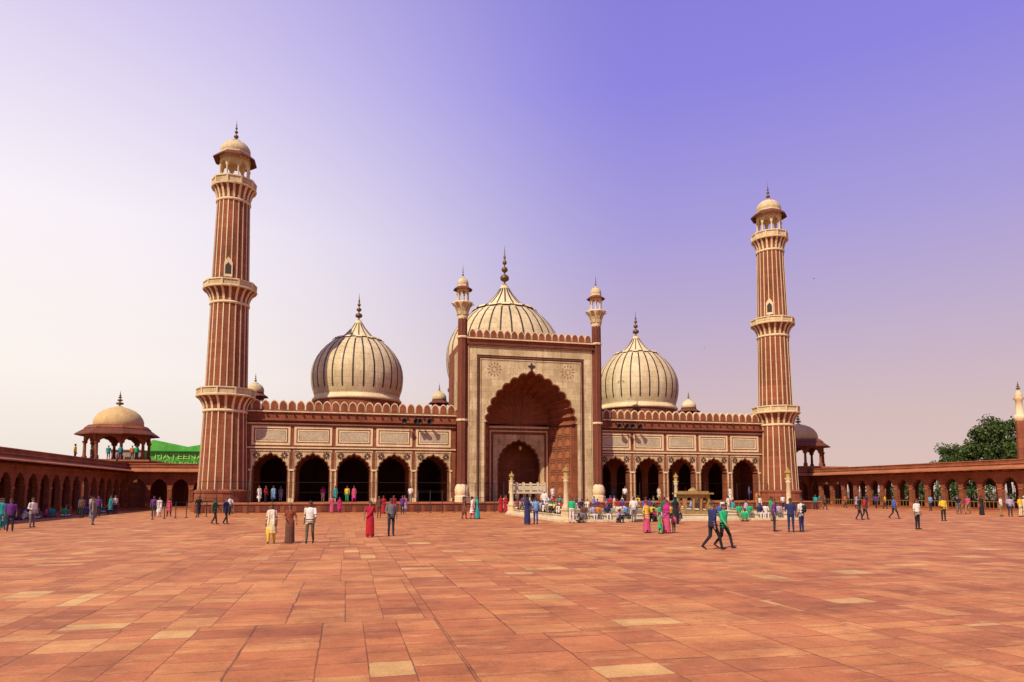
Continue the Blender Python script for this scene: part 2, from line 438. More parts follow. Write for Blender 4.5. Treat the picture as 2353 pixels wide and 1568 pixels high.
# ------------------------------------------------------------------ minarets
def minaret(x,y):
    e=empty('minaret'); b=MB(); c=(x,y,0); n=20; ph=pi/n
    b.lathe([(2.95,0),(2.95,.9),(2.75,1.0),(2.7,1.9),(2.78,1.95),(2.78,2.15),(2.5,2.3)],n,c,RED,False,ph)
    secs=[(2.2,10.3,2.42,2.14,11.9,2.86,12.85,2.9),(12.85,21.8,2.08,1.9,23.4,2.62,24.3,2.66),(24.3,33.1,1.86,1.66,34.7,2.2,35.7,2.26)]
    for (z0,zb,r0,r1,zf,rf,zt,rt) in secs:
        P=[(r0,z0),(r1,zb)]
        b.lathe(P,n,c,RED,False,ph)
        for i in range(n): b.rib(P,ph+2*pi*i/n,.11 if r0>2 else .10,.035,c,TRIM,.1)
        b.lathe([(r1+.05,zb),(r1+.14,zb+.08),(r1+.14,zb+.22),(r1+.03,zb+.3)],40,c,TRIM)
        F=[(r1,zb+.3),(r1+.06,zb+.7),(r1+.2*(rf-r1)+.05,zb+1.0),(r1+.55*(rf-r1),zf-.25),(rf,zf)]
        b.lathe(F,n,c,RED,False,ph)
        for i in range(n): b.rib(F,ph+2*pi*i/n,.24,.06,c,TRIM,.1)
        b.lathe([(rf-.2,zf),(rf+.10,zf+.02),(rf+.14,zf+.16),(rf+.02,zf+.24)],n,c,TRIM,False,ph)
        b.lathe([(rf,zf+.22),(rt-.04,zt-.12)],10,c,CREAM,False,ph)
        b.lathe([(rt-.35,zt-.12),(rt+.06,zt-.12),(rt+.06,zt),(rt-.3,zt),(rt-.3,zt-.5)],10,c,TRIM,False,ph)
        b.lathe([(.01,zt-.5),(rt-.3,zt-.5)],10,c,REDL,False,ph)
        for i in range(10): b.rib([(rf+.0,zf+.22),(rt,zt-.1)],ph+2*pi*i/10,.16,.05,c,TRIM,.1)
    b.obj('shaft',e)
    b=MB()
    kiosk(b,(x,y),35.2,8,1.5,3.0,2.3,1.5,1.6,2.5,pi/8,.11,TRIM,CREAM2,REDD,True,.15)
    b.lathe([(1.35,35.3),(1.35,35.9)],8,c,TRIM,False,pi/8)
    b.obj('lantern_kiosk',e)
    b=MB()
    ang=math.atan2(-77.4-y,-20.4-x)
    b.M=Matrix.Translation((x,y,0))@Matrix.Rotation(ang+pi/2-.15,4,'Z')
    r=1.9
    b.poly([(-.42,24.6),(.42,24.6),(.42,26.1),(.3,26.35),(0,26.75),(-.3,26.35),(-.42,26.1)],-r,-1.5,TRIM)
    b.poly([(-.3,24.9),(.3,24.9),(.3,25.8),(.0,26.15),(-.3,25.8)],-r-.02,-1.5,DARK)
    b.obj('window',e)
    return e
minaret(-33,0); minaret(33,0)

# ------------------------------------------------------------------ roof kiosks
def roof_kiosk(x,y,z0,s=1.0,**kw):
    b=MB(); kiosk(b,(x,y),z0,8,1.0*s,1.7*s,1.6*s,.98*s,1.15*s,1.3*s,pi/8,.1*s,REDD,CREAM2,REDD,**kw)
    b.lathe([(1.3*s,10.4),(1.3*s,z0)],8,(x,y,0),RED,False,pi/8)
    return b.obj('domed_kiosk')
roof_kiosk(-33,23,13.3,1.15); roof_kiosk(-7.2,24,13.4,1.05); roof_kiosk(33,23,13.0,1.15); roof_kiosk(7.2,24,13.4,1.05)
for sx in (-1,1):
    b=MB(); cx,cy=sx*47.8,15.8
    b.box(cx-4.6,cx+4.6,cy-4.6,cy+4.6,0,5.6,RED); b.box(cx-4.8,cx+4.8,cy-4.8,cy+4.8,5.6,5.8,REDL)
    kiosk(b,(cx,cy),5.9,8,3.45,3.15,4.6,2.65,2.6,2.0,pi/8,.2,RED,PLASTER,REDD,True,.35,True,False)
    b.lathe([(3.6,9.55),(3.65,9.7),(3.2,10.1)],8,(cx,cy,0),RED,False,pi/8)
    b.obj('domed_kiosk')

# ------------------------------------------------------------------ arcades
def arcade(name,M,L,back_open=False,bay=2.3):
    b=MB(); b.M=M
    n=int(L/bay); bay=L/n
    A=[arch(bay*(i+.5),.35,2.45,bay/2-.24,1.15,7,.08,22) for i in range(n)]
    pts=[(0,.35)]
    for a in A: pts+=a
    pts+=[(L,.35),(L,4.9),(0,4.9)]
    b.poly(pts,0,.42,RED)
    b.box(0,L,-.5,5.6,0,.18,REDL); b.box(0,L,-.15,5.59,.18,.35,RED)
    for i in range(n+1):
        x=bay*i
        b.box(x-.24,x+.24,-.07,-.002,.35,.75,REDL); b.box(x-.22,x+.22,-.06,-.002,2.3,2.45,REDL)
        if i<n:
            b.box(x+.12,x+bay-.12,-.05,-.002,4.0,4.07,REDL)
    b.add([(0,0,4.75),(L,0,4.75),(L,-1.0,4.42),(0,-1.0,4.42),(0,0,4.62),(L,0,4.62),(L,-1.0,4.33),(0,-1.0,4.33)],[(0,1,2,3),(4,7,6,5),(3,2,6,7),(0,3,7,4),(1,5,6,2)],REDL)
    k=.3
    while k<L:
        b.box(k,k+.12,-.5,-.0,4.2,4.5,REDD); k+=bay/2
    b.box(0,L,-.05,5.4,4.9,5.02,REDL)
    b.box(0,L,.0,.3,5.02,5.28,RED); b.box(0,L,-.06,.36,5.28,5.36,REDL)
    if back_open:
        A=[arch(bay*(i+.5),1.1,2.45,bay/2-.2,1.15,7,.08,14) for i in range(n)]
        pts=[(0,1.1)]
        for a in A: pts+=a
        pts+=[(L,1.1),(L,4.9),(0,4.9)]
        b.poly(pts,5.0,5.38,RED)
        b.box(0,L,5.05,5.35,.35,1.1,RED)
        for i in range(n):
            for q in range(3): b.box(bay*(i+.2+.3*q)-.02,bay*(i+.2+.3*q)+.02,5.1,5.15,1.1,3.4,IRON)
        b.box(0,L,.15,.2,1.0,1.06,YELL)
        for i in range(n*5):
            b.box(L*i/(n*5)-.018,L*i/(n*5)+.018,.16,.19,.35,1.0,YELL)
    else:
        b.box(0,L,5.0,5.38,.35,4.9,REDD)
        for i in range(n):
            b.poly(arch(bay*(i+.5),.36,2.3,bay/2-.5,.8,7,.05,16),4.9,4.99,RED)
    return b.obj(name)
ML=Matrix(((0,-1,0,-45),(1,0,0,-80),(0,0,1,0),(0,0,0,1)))
arcade('courtyard_arcade',ML,90)
MR=Matrix(((0,1,0,45),(-1,0,0,10),(0,0,1,0),(0,0,0,1)))
arcade('courtyard_arcade',MR,90,True)
arcade('courtyard_arcade',Matrix.Translation((-45,10,.003)),11.5)
arcade('courtyard_arcade',Matrix.Translation((33.5,10,.003)),11.5)
b=MB()
b.box(50.6,58,-45,-30.5,0,8.6,RED); b.box(50.5,58.1,-45.1,-30.4,8.6,8.8,TRIM)
b.obj('gateway')
b=MB(); c=(46.9,-21.15,0)
b.lathe([(.42,5.3),(.42,9.3)],8,c,RED,False); b.lathe([(.42,9.3),(.6,9.6),(.55,9.9),(.34,10),(.3,11.4),(.48,11.6),(.48,11.75)],12,c,TRIM)
b.lathe([(.3,11.7),(.36,11.9),(.3,12.2),(.05,12.6)],12,c,TRIM); finial(b,c,12.5,1.0,.35)
b.obj('turret')

# ------------------------------------------------------------------ ground & paving
def paving():
    m=bpy.data.materials.new('sandstone_paving'); g=NG(nt(m))
    tc=g.node('ShaderNodeTexCoord').outputs['Object']
    sx=g.node('ShaderNodeSeparateXYZ'); g.link(tc,sx.inputs[0]); X,Y=sx.outputs[0],sx.outputs[1]
    def wn(a,b_=None):
        w=g.node('ShaderNodeTexWhiteNoise',noise_dimensions='2D'); cb=g.node('ShaderNodeCombineXYZ')
        g.link(a,cb.inputs[0]); 
        if b_ is not None: g.link(b_,cb.inputs[1])
        g.link(cb.outputs[0],w.inputs['Vector']); return w
    wob=g.math('MULTIPLY',g.math('SUBTRACT',g.noise(tc,2.5,3),.5),.045)
    Xw=g.math('ADD',X,wob); Yw=g.math('ADD',Y,wob)
    ZX=6.3; ZY=5.2
    zx=g.math('FLOOR',g.math('DIVIDE',Xw,ZX)); 
    zyv=g.math('ADD',g.math('DIVIDE',Yw,ZY),g.math('MULTIPLY',wn(zx).outputs['Value'],3.)); zy=g.math('FLOOR',zyv)
    zw=wn(zx,zy); zc=g.node('ShaderNodeSeparateColor'); g.link(zw.outputs['Color'],zc.inputs[0])
    fzx=g.math('FRACT',g.math('DIVIDE',Xw,ZX)); fzy=g.math('FRACT',zyv)
    ez=g.math('MINIMUM',g.math('MULTIPLY',g.math('MINIMUM',fzx,g.math('SUBTRACT',1.,fzx)),ZX),g.math('MULTIPLY',g.math('MINIMUM',fzy,g.math('SUBTRACT',1.,fzy)),ZY))
    wx=g.math('ADD',Xw,g.math('MULTIPLY',g.math('SINE',g.math('MULTIPLY',X,1.9)),.2))
    W=g.math('ADD',g.math('MULTIPLY',zc.outputs[0],.38),.66)
    u=g.math('ADD',g.math('DIVIDE',wx,W),g.math('MULTIPLY',zc.outputs[1],5.)); i=g.math('FLOOR',u); fu=g.math('FRACT',u)
    wi=wn(i,zy).outputs['Value']
    wy=g.math('ADD',Yw,g.math('MULTIPLY',g.math('SINE',g.math('ADD',g.math('MULTIPLY',Y,1.3),g.math('MULTIPLY',wi,20.))),.3))
    Hh=.62
    v=g.math('ADD',g.math('DIVIDE',wy,Hh),g.math('MULTIPLY',g.math('FLOOR',g.math('MULTIPLY',wi,3.)),.37)); j=g.math('FLOOR',v); fv=g.math('FRACT',v)
    w2=wn(g.math('ADD',i,g.math('MULTIPLY',zx,17.)),g.math('ADD',j,g.math('MULTIPLY',zy,31.)))
    ex=g.math('MULTIPLY',g.math('MINIMUM',fu,g.math('SUBTRACT',1.,fu)),W)
    ey=g.math('MULTIPLY',g.math('MINIMUM',fv,g.math('SUBTRACT',1.,fv)),Hh)
    e=g.math('MINIMUM',g.math('MINIMUM',ex,ey),ez)
    en=g.math('ADD',e,g.math('MULTIPLY',g.math('SUBTRACT',g.noise(tc,14,4,.7),.5),.034))
    line=g.node('ShaderNodeMapRange'); line.interpolation_type='SMOOTHSTEP'; g.link(en,line.inputs[0])
    line.inputs[1].default_value=.0; line.inputs[2].default_value=.018
    col=g.ramp(w2.outputs['Value'],[(0,(.53,.185,.058)),(.14,(.60,.235,.075)),(.30,(.44,.135,.048)),(.44,(.63,.26,.085)),(.58,(.53,.175,.06)),(.72,(.38,.115,.045)),(.82,(.60,.28,.095)),(.86,(.48,.15,.055)),(.965,(.70,.45,.16))],'CONSTANT')
    big=g.noise(tc,.12,4)
    col=g.mix(.38,col,g.ramp(big,[(.35,(.44,.14,.046)),(.65,(.63,.25,.08))]))
    off=g.node('ShaderNodeVectorMath',operation='MULTIPLY_ADD'); g.link(w2.outputs['Color'],off.inputs[0]); off.inputs[1].default_value=(40,40,40); g.link(tc,off.inputs[2])
    st=g.noise(g.mapping(off.outputs[0],(.8,2.8,1)),1.5,7,.7)
    sf=g.ramp(st,[(.54,(0,0,0)),(.68,(1,1,1))]); bw=g.node('ShaderNodeRGBToBW'); g.link(sf,bw.inputs[0])
    col=g.mix(g.math('MULTIPLY',bw.outputs[0],.5),col,(.72,.43,.16))
    s2=g.noise(g.mapping(off.outputs[0],(2.0,1.1,1),(7,3,0)),2.2,6,.7)
    s2f=g.ramp(s2,[(.56,(0,0,0)),(.74,(1,1,1))]); bw2=g.node('ShaderNodeRGBToBW'); g.link(s2f,bw2.inputs[0])
    col=g.mix(g.math('MULTIPLY',bw2.outputs[0],.55),col,(.26,.085,.045))
    dk=g.noise(tc,.7,8,.72)
    col=g.mix(1.,col,g.ramp(dk,[(.30,(.58,.54,.52)),(.58,(1.06,1.06,1.06))]),'MULTIPLY')
    fn=g.noise(tc,26,6,.75)
    col=g.mix(.7,col,g.ramp(fn,[(.28,(.58,.58,.58)),(.72,(1.28,1.28,1.28))]),'MULTIPLY')
    jn=g.ramp(g.noise(tc,.9,4,.6),[(.35,(.25,.25,.25)),(.62,(.9,.9,.9))]); bw3=g.node('ShaderNodeRGBToBW'); g.link(jn,bw3.inputs[0])
    col=g.mix(g.math('MULTIPLY',g.math('SUBTRACT',1.,line.outputs[0]),bw3.outputs[0]),col,(.12,.042,.022))
    h=g.math('ADD',g.math('MULTIPLY',line.outputs[0],1.0),g.math('MULTIPLY',fn,.4))
    h=g.math('ADD',h,g.math('MULTIPLY',w2.outputs['Value'],.4))
    g.finish(col,.68,h,.6,.014,.25)
    return m
b=MB(); S=3000
b.add([(-S,-S,-.1),(S,-S,-.1),(S,S,-.1),(-S,S,-.1)],[(0,1,2,3)],stone('earth',(.22,.13,.08),(.3,.19,.12),(.1,.07,.04),.2,nscale=.02))
b.obj('ground')
b=MB(); b.add([(-52,-110,0),(52,-110,0),(52,34,0),(-52,34,0)],[(0,1,2,3)],paving()); b.obj('courtyard_paving')

# ------------------------------------------------------------------ tank, lamp posts, pavilions
b=MB(); x0,x1,y0,y1=-5.2,11.8,-31.3,-16
def rimring(o,i_,z0,z1,mat):
    b.box(x0-o,x1+o,y0-o,y0+i_,z0,z1,mat); b.box(x0-o,x1+o,y1-i_,y1+o,z0,z1,mat)
    b.box(x0-o,x0+i_,y0+i_,y1-i_,z0,z1,mat); b.box(x1-i_,x1+o,y0+i_,y1-i_,z0,z1,mat)
rimring(.9,0,0,.16,PALE); rimring(.3,.7,.002,.42,PALE); rimring(.36,.76,.42,.48,TRIM)
m=bpy.data.materials.new('water'); g=NG(nt(m)); tc=g.node('ShaderNodeTexCoord').outputs['Object']
g.finish((.05,.07,.05),.05,g.noise(tc,3,3),.15,.03,.5)
b.box(x0+.7,x1-.7,y0+.7,y1-.7,.0,.3,m)
b.obj('ablution_tank')
def lamp_post(x,y):
    b=MB(); c=(x,y,0)
    b.lathe([(.5,0),(.5,.25),(.38,.3),(.38,.75),(.44,.8),(.44,.9)],8,c,LAMPC,False)
    b.lathe([(.30,.9),(.32,1.0),(.24,1.1),(.19,1.25),(.15,2.7),(.2,2.78),(.2,2.86),(.15,2.92),(.28,3.05),(.28,3.12)],16,c,LAMPC)
    b.lathe([(.13,3.12),(.20,3.5),(.22,3.52)],8,c,GLASS,False)
    b.lathe([(.28,3.5),(.25,3.56),(.14,3.72),(.05,3.78),(.06,3.85),(.01,3.95)],8,c,YELL,False)
    b.obj('lamp_post')
for p in ((-5.6,-31.8),(-5.6,-15.6),(12.2,-31.4),(11.0,-15.4)): lamp_post(*p)
b=MB(); cx,cy=-3.7,-14.0
for ix in (-1,0,1):
    for iy in (-1,1): b.lathe([(.16,0),(.16,.3),(.1,.35),(.1,1.6),(.17,1.75),(.17,1.9)],8,(cx+ix*1.2,cy+iy*1.0,0),PALE)
b.box(cx-1.5,cx+1.5,cy-1.3,cy+1.3,1.9,2.1,PALE)
for ix in (-1.4,-.7,0,.7,1.4):
    for iy in (-1.2,1.2): b.box(cx+ix-.07,cx+ix+.07,cy+iy-.07,cy+iy+.07,2.1,2.95,PALE)
for iy in (-1.2,1.2):
    b.box(cx-1.4,cx+1.4,cy+iy-.04,cy+iy+.04,2.2,2.62,PALE); b.box(cx-1.45,cx+1.45,cy+iy-.06,cy+iy+.06,2.72,2.82,TRIM)
for ix in (-1.4,1.4):
    b.box(cx+ix-.04,cx+ix+.04,cy-1.13,cy+1.13,2.2,2.62,PALE)
b.obj('marble_platform')
b=MB(); cx,cy=4.5,-30.9
PV=Matrix.Translation((cx,cy,.05))@Matrix.Diagonal((.86,.86,.9,1))
b.M=PV
b.box(-1.25,1.25,-.9,.9,.481,.7,YELL)
for (yy) in (-.8,.62):
    b.poly([(-1.15,.7)]+arch(-.72,.7,1.5,.3,.32,5,.05,20)+arch(0,.7,1.5,.3,.32,5,.05,20)+arch(.72,.7,1.5,.3,.32,5,.05,20)+[(1.15,.7),(1.15,2.05),(-1.15,2.05)],yy,yy+.18,YELL)
b.M=b.M@Matrix.Rotation(pi/2,4,'Z')
for yy in (-1.15,.97):
    b.poly([(-.62,.7)]+arch(0,.7,1.5,.42,.32,5,.05,20)+[(.62,.7),(.62,2.05),(-.62,2.05)],yy,yy+.18,YELL)
b.M=PV
b.box(-1.4,1.4,-1.05,1.05,2.05,2.17,YELL); b.box(-1.1,1.1,-.75,.75,2.17,2.3,YELL)
b.lathe([(.4,2.3),(.38,2.4),(.2,2.5),(.04,2.6)],16,(0,0,0),YELL)
b.obj('stone_pavilion')

def barrier(pts,h,rails,top=True):
    b=MB()
    for p in pts:
        b.tube([(p[0],p[1],0),(p[0],p[1],h)],.035,IRON); b.lathe([(.14,0),(.14,.03),(.05,.05)],8,(p[0],p[1],0),IRON)
    for z in rails:
        for a,c in zip(pts[:-1],pts[1:]): b.tube([(a[0],a[1],z),(c[0],c[1],z)],.022,IRON)
    return b.obj('metal_barrier')
barrier([(-33.6,-8),(-32.2,-8),(-30.8,-8),(-29.4,-8)],3.1,(3.05,1.2))
barrier([(-34.5+i*.55,-20.5+i*1.1) for i in range(7)],1.3,(1.25,))
barrier([(-8.6,-8),(-7.6,-8),(-6.6,-8),(-5.6,-8),(-4.6,-8)],3.0,(2.95,.9,1.5))
barrier([(-13.5+i*1.2,-9) for i in range(4)],2.2,(2.15,1.1))
for s_ in (-1,1):
    b=MB()
    for i in range(6):
        x=s_*(9.2+i*4.3)
        b.tube([(x,-1.2,PZ),(x,-1.2,3.1)],.03,IRON)
    b.tube([(s_*9.2,-1.2,3.05),(s_*30.7,-1.2,3.05)],.02,IRON)
    b.tube([(s_*9.2,-1.2,2.0),(s_*30.7,-1.2,2.0)],.012,IRON)
    b.obj('wire_fence')

# ------------------------------------------------------------------ buildings outside
GRN=plain('green_painted_plaster',(.09,.40,.05),.6,0,.25,1.2)
GRND=plain('dark_green_paint',(.03,.2,.03),.6)
LET=plain('yellow_green_lettering',(.36,.62,.12),.5)
gb=empty('green_building')
b=MB(); b.M=Matrix.Translation((-46.5,42,0))
b.box(-4.6,4.6,0,8,-.1,8.4,GRN)
b.box(-4.9,4.9,-.5,8.2,8.4,8.55,GRND)
b.poly([(-4.6,8.55),(4.6,8.55),(4.6,9.9),(1.2,9.25),(-3.9,10.3),(-4.6,9.9)],.1,7.8,GRN)
for i in range(8):
    b.box(-4.2+i*1.1,-3.4+i*1.1,-.04,.05,6.2,7.0,GRND)
b.box(-4.7,4.7,-.3,-.001,5.7,5.85,LET)
b.obj('walls_and_roof',gb)
def text(s,x,y,z,size,mat,parent,sx=1):
    cu=bpy.data.curves.new('lettering','FONT'); cu.body=s; cu.size=size; cu.extrude=.03; cu.align_x='CENTER'
    o=bpy.data.objects.new('lettering',cu); scene.collection.objects.link(o); o.location=(x,y,z); o.rotation_euler=(pi/2,0,0); o.scale=(sx,1,1)
    cu.materials.append(mat); o.parent=parent
text('MATEENA',-46.5,41.9,7.25,1.25,LET,gb,1.3); text('MATIA MAHAL',-46.5,41.9,6.3,.75,LET,gb,1.2)
b=MB()
bw_=stone('weathered_plaster',(.3,.2,.16),(.4,.3,.24),(.12,.08,.06),.5)
b.box(-57,-52.5,44,52,-.1,8.6,bw_); b.box(-57.2,-52.3,43.8,52.2,8.6,8.75,RED)
for i in range(3):
    for k in range(2): b.box(-56.4+i*1.4,-55.6+i*1.4,43.95,44.02,6.3-k*2.5,7.6-k*2.5,DARK)
b.obj('apartment_building')

# ------------------------------------------------------------------ trees
def leafmat():
    m=bpy.data.materials.new('foliage'); g=NG(nt(m))
    gi=g.node('ShaderNodeNewGeometry')
    r=g.ramp(gi.outputs['Random Per Island'],[(0,(.022,.045,.008)),(.4,(.045,.075,.012)),(.75,(.075,.105,.018)),(1,(.11,.13,.03))])
    g.finish(r,.7,None)
    return m
LEAF=leafmat(); BARK=plain('bark',(.09,.06,.04),.9)
def leaves(b,rnd,c,r,nq,flat=.75,sz=1.0):
    for q in range(nq):
        d=Vector((rnd.gauss(0,1),rnd.gauss(0,1),rnd.gauss(0,flat))).normalized()*r*rnd.random()**.4
        p=Vector(c)+d; s_=rnd.uniform(.10,.23)*sz
        u=Vector((rnd.gauss(0,1),rnd.gauss(0,1),rnd.gauss(0,1))).normalized(); w=u.cross(Vector((rnd.gauss(0,1),rnd.gauss(0,1),rnd.gauss(0,1)))).normalized()
        b.add([p-u*s_,p+w*s_*.6,p+u*s_,p-w*s_*.6],[(0,1,2,3)],LEAF)
def tree_mesh(seed,h=10,cr=4.5,nclump=60,name='tree'):
    rnd=random.Random(seed); b=MB()
    b.tube([(0,0,-.2),(.1,0,h*.2),(-.1,.1,h*.45),(.1,0,h*.7)],[.38,.3,.22,.1],BARK,8)
    for i in range(nclump):
        a=rnd.uniform(0,2*pi); zz=rnd.uniform(.3,1.0); rr=cr*math.sqrt(rnd.random())*(1.05-abs(zz-.6)**1.6*1.9)
        x,y,z,r=(rr*math.cos(a),rr*math.sin(a),h*zz*rnd.uniform(.92,1.04),rnd.uniform(.6,1.35))
        if i%5==0: b.tube([(0,0,h*.3),(x*.5,y*.5,z*.75),(x,y,z)],[.14,.08,.03],BARK,5)
        leaves(b,rnd,(x,y,z),r,150,.75,1.15)
    return b.obj(name)
t=tree_mesh(3,11.5,5.2,115); t.location=(66,-3,0)
t2=tree_mesh(5,10.5,5.0,95); t2.location=(72,-12,0)
for (x,y,s_,r) in ((63,-16,.9,1.),(68,6,.74,2.),(71,18,.58,.5),(60,-28,.75,2.5),(66,-40,.8,1.2),(66,-9,.98,3.9)):
    o=bpy.data.objects.new('tree',(t if s_>.7 else t2).data); scene.collection.objects.link(o); o.location=(x,y,0); o.scale=(s_,s_,s_); o.rotation_euler=(0,0,r)
rnd=random.Random(9); b=MB()
for i in range(170):
    leaves(b,rnd,(rnd.uniform(54,59),rnd.uniform(-50,12),rnd.uniform(.4,2.9)),rnd.uniform(.5,1.1),60,1)
b.obj('shrubbery')

# ------------------------------------------------------------------ people
SLOTS=['skin','hair','top','bottom','shoe','scarf']
def cap_(p0,p1,r0,r1,n=12):
    p0,p1=Vector(p0),Vector(p1); d=p1-p0; L=d.length
    d=d.normalized() if L>1e-6 else Vector((0,0,1))
    u=d.cross(Vector((0,1,0)) if abs(d.y)<.9 else Vector((1,0,0))).normalized(); w=d.cross(u)
    prof=[(-r0,0.001)]+[(-r0*math.cos(a),r0*math.sin(a)) for a in (pi/6,pi/3,pi/2)]
    for t in (.33,.66): prof.append((L*t,r0+(r1-r0)*t))
    prof+=[(L+r1*math.cos(a),r1*math.sin(a)) for a in (pi/2,pi/3,pi/6)]+[(L+r1,.001)]
    vs=[];fs=[]
    for (t,r) in prof:
        for i in range(n):
            a=2*pi*i/n; vs.append(p0+d*t+u*(r*math.cos(a))+w*(r*math.sin(a)))
    m_=len(prof)
    for j in range(m_-1):
        for i in range(n): fs.append((j*n+i,j*n+(i+1)%n,(j+1)*n+(i+1)%n,(j+1)*n+i))
    fs.append(tuple(range(n))[::-1]); fs.append(tuple(range((m_-1)*n,m_*n)))
    return vs,fs
def loft_(secs,n=28,fold=0,fn=9):
    vs=[];fs=[]
    for s_ in secs:
        x,y,z,rx,ry=s_[:5]; fo=s_[5] if len(s_)>5 else fold
        for i in range(n):
            a=2*pi*i/n; k=1+fo*math.sin(fn*a+z*3)
            vs.append(Vector((x+rx*k*math.cos(a),y+ry*k*math.sin(a),z)))
    m_=len(secs)
    for j in range(m_-1):
        for i in range(n): fs.append((j*n+i,j*n+(i+1)%n,(j+1)*n+(i+1)%n,(j+1)*n+i))
    fs.append(tuple(range(n))[::-1]); fs.append(tuple(range((m_-1)*n,m_*n)))
    return vs,fs
def make_person(name,P):
    """P: dict joints etc.  front = -Y"""
    prim=[]
    def C(p0,p1,r0,r1,tag): prim.append((*cap_(p0,p1,r0,r1),tag))
    def Lo(secs,tag,**k): prim.append((*loft_(secs,**k),tag))
    oz=P.get('oz',0); ln=P.get('lean',0); oy=P.get('oy',0)
    fem=P.get('fem',False)
    def T(x,y,z):
        dz=z-.92; return (x, y-dz*math.sin(ln)+oy, .92+dz*math.cos(ln)+oz)
    sh=.165 if fem else .19
    def sec(z,rx,ry,y=0,f=0):
        p=T(0,y,z); return (p[0],p[1],p[2],rx,ry,f)
    hs=[(1.492,.03,.035,-.03),(1.51,.05,.06,-.02),(1.545,.064,.08,-.006),(1.58,.071,.09,0),(1.62,.076,.097,.006),(1.66,.074,.095,.01),(1.695,.056,.072,.012),(1.715,.03,.04,.012)]
    Lo([sec(z,a,b_,y) for z,a,b_,y in hs],'skin')
    C(T(0,.015,1.40),T(0,.005,1.52),.056,.05,'skin')
    C(T(0,-.092,1.60),T(0,-.107,1.572),.012,.016,'skin')
    for sx in (-1,1): C(T(sx*.077,.012,1.60),T(sx*.077,.012,1.57),.014,.011,'skin')
    hair=[(1.60,.074,.075,.035),(1.63,.083,.10,.016),(1.66,.083,.106,.012),(1.70,.066,.088,.012),(1.727,.035,.05,.012)]
    Lo([sec(z,a,b_,y) for z,a,b_,y in hair],'scarf' if P.get('cap') else 'hair')
    if fem and not P.get('veil'):
        C(T(0,.085,1.62),T(0,.10,1.40),.05,.04,'hair')
    if P.get('veil'):
        Lo([sec(1.30,.175,.12,.03,.03),sec(1.42,.15,.11,.03,.03),sec(1.50,.10,.095,.04),sec(1.58,.092,.095,.035),sec(1.66,.094,.11,.022),sec(1.71,.07,.092,.018),sec(1.74,.03,.045,.018)],'scarf')
    if fem: ts=[(.84,.185,.135),(.92,.18,.13),(1.05,.142,.105),(1.18,.15,.115),(1.27,.165,.13),(1.36,.165,.105),(1.415,.13,.08),(1.45,.06,.055)]
    else: ts=[(.83,.185,.13),(.92,.18,.128),(1.05,.165,.12),(1.18,.175,.122),(1.28,.19,.126),(1.37,.19,.108),(1.42,.155,.085),(1.455,.065,.06)]
    Lo([sec(z,a,b_,0,.012 if z<1.2 else 0) for z,a,b_ in ts],'top')
    if P.get('tunic'):
        hem=P['tunic']; sp=P.get('spread',0)
        Lo([sec(hem,.24,.18+sp,0,.05),sec((hem+.9)/2,.215,.16+sp*.6,0,.035),sec(.92,.185,.135,0,.01),sec(1.02,.15,.11)],'top')
    if P.get('skirt'):
        sp=P.get('spread',0)
        Lo([(0,oy,.05,.215,.18+sp,.07),(0,oy,.3,.195,.165+sp*.8,.06),(0,oy,.62,.19,.155+sp*.3,.04),(0,oy,.86,.19,.14,.015),(0,oy,.98,.15,.11)],'bottom',fn=11)
    if P.get('pallu'):
        C(T(.15,-.09,.95),T(.0,-.125,1.15),.06,.055,'scarf'); C(T(0,-.125,1.15),T(-.12,-.07,1.38),.055,.05,'scarf')
        C(T(-.12,-.05,1.40),T(-.11,.09,1.34),.055,.05,'scarf'); C(T(-.11,.11,1.32),T(-.11,.17,.7),.06,.085,'scarf')
    if P.get('dupatta'):
        for sx in (-1,1): C(T(sx*.10,-.09,1.38),T(sx*.12,-.13,.85),.035,.045,'scarf')
        C(T(-.1,-.06,1.42),T(.1,-.06,1.42),.045,.045,'scarf')
    if P.get('pack'):
        Lo([sec(1.0,.13,.07,.17),sec(1.1,.15,.09,.18),sec(1.3,.14,.085,.18),sec(1.39,.09,.05,.16)],'scarf')
        for sx in (-1,1): C(T(sx*.12,-.10,1.36),T(sx*.13,-.1,1.15),.022,.022,'scarf')
    P['_h']=[]
    for sx,k in ((-1,'L'),(1,'R')):
        S=Vector(T(sx*sh,0,1.385)); E=Vector(P['el'+k]) ; W=Vector(P['wr'+k])
        if P.get('armrel',True): E=S+E; W=S+W
        C(S,E,.062 if not fem else .05,.05 if not fem else .042,'top')
        if P.get('long',False): C(E,E+(W-E)*.93,.046,.038,'top')
        C(E,W,.04,.027,'skin')
        d=(W-E).normalized(); side=Vector((0,1,0)).cross(d)
        if side.length<.2: side=Vector((1,0,0))
        side.normalize(); nrm=d.cross(side)
        C(W,W+d*.055,.026,.03,'skin')
        C(W+d*.03+nrm*.018,W+d*.075+nrm*.02,.017,.014,'skin'); C(W+d*.03-nrm*.018,W+d*.075-nrm*.02,.017,.014,'skin')
        P['_h'].append((W,d,side,nrm))
    hw=.095
    for sx,k in ((-1,'L'),(1,'R')):
        H=Vector((sx*hw,oy,.9+oz)); K=Vector(P['kn'+k]); A=Vector(P['an'+k])
        lr=(.085,.062,.045) if not P.get('salwar') else (.095,.09,.05)
        C(H,K,lr[0],lr[1],'bottom'); C(K,A+(K-A)*.08,lr[1]*.97,lr[2]*1.05,'bottom')
        fd=Vector(P.get('ft'+k,(0,-1,0))); fd.normalize()
        C(A,A-Vector((0,0,.02)),.036,.036,'shoe')
        C(A+Vector((0,0,-.045))-fd*.03,A+Vector((0,0,-.055))+fd*.15,.036,.028,'shoe')
    if not P.get('skirt'): C((-.06,oy,.88+oz),(.06,oy,.88+oz),.115,.115,'bottom')
    V=[];F=[];tags=[]
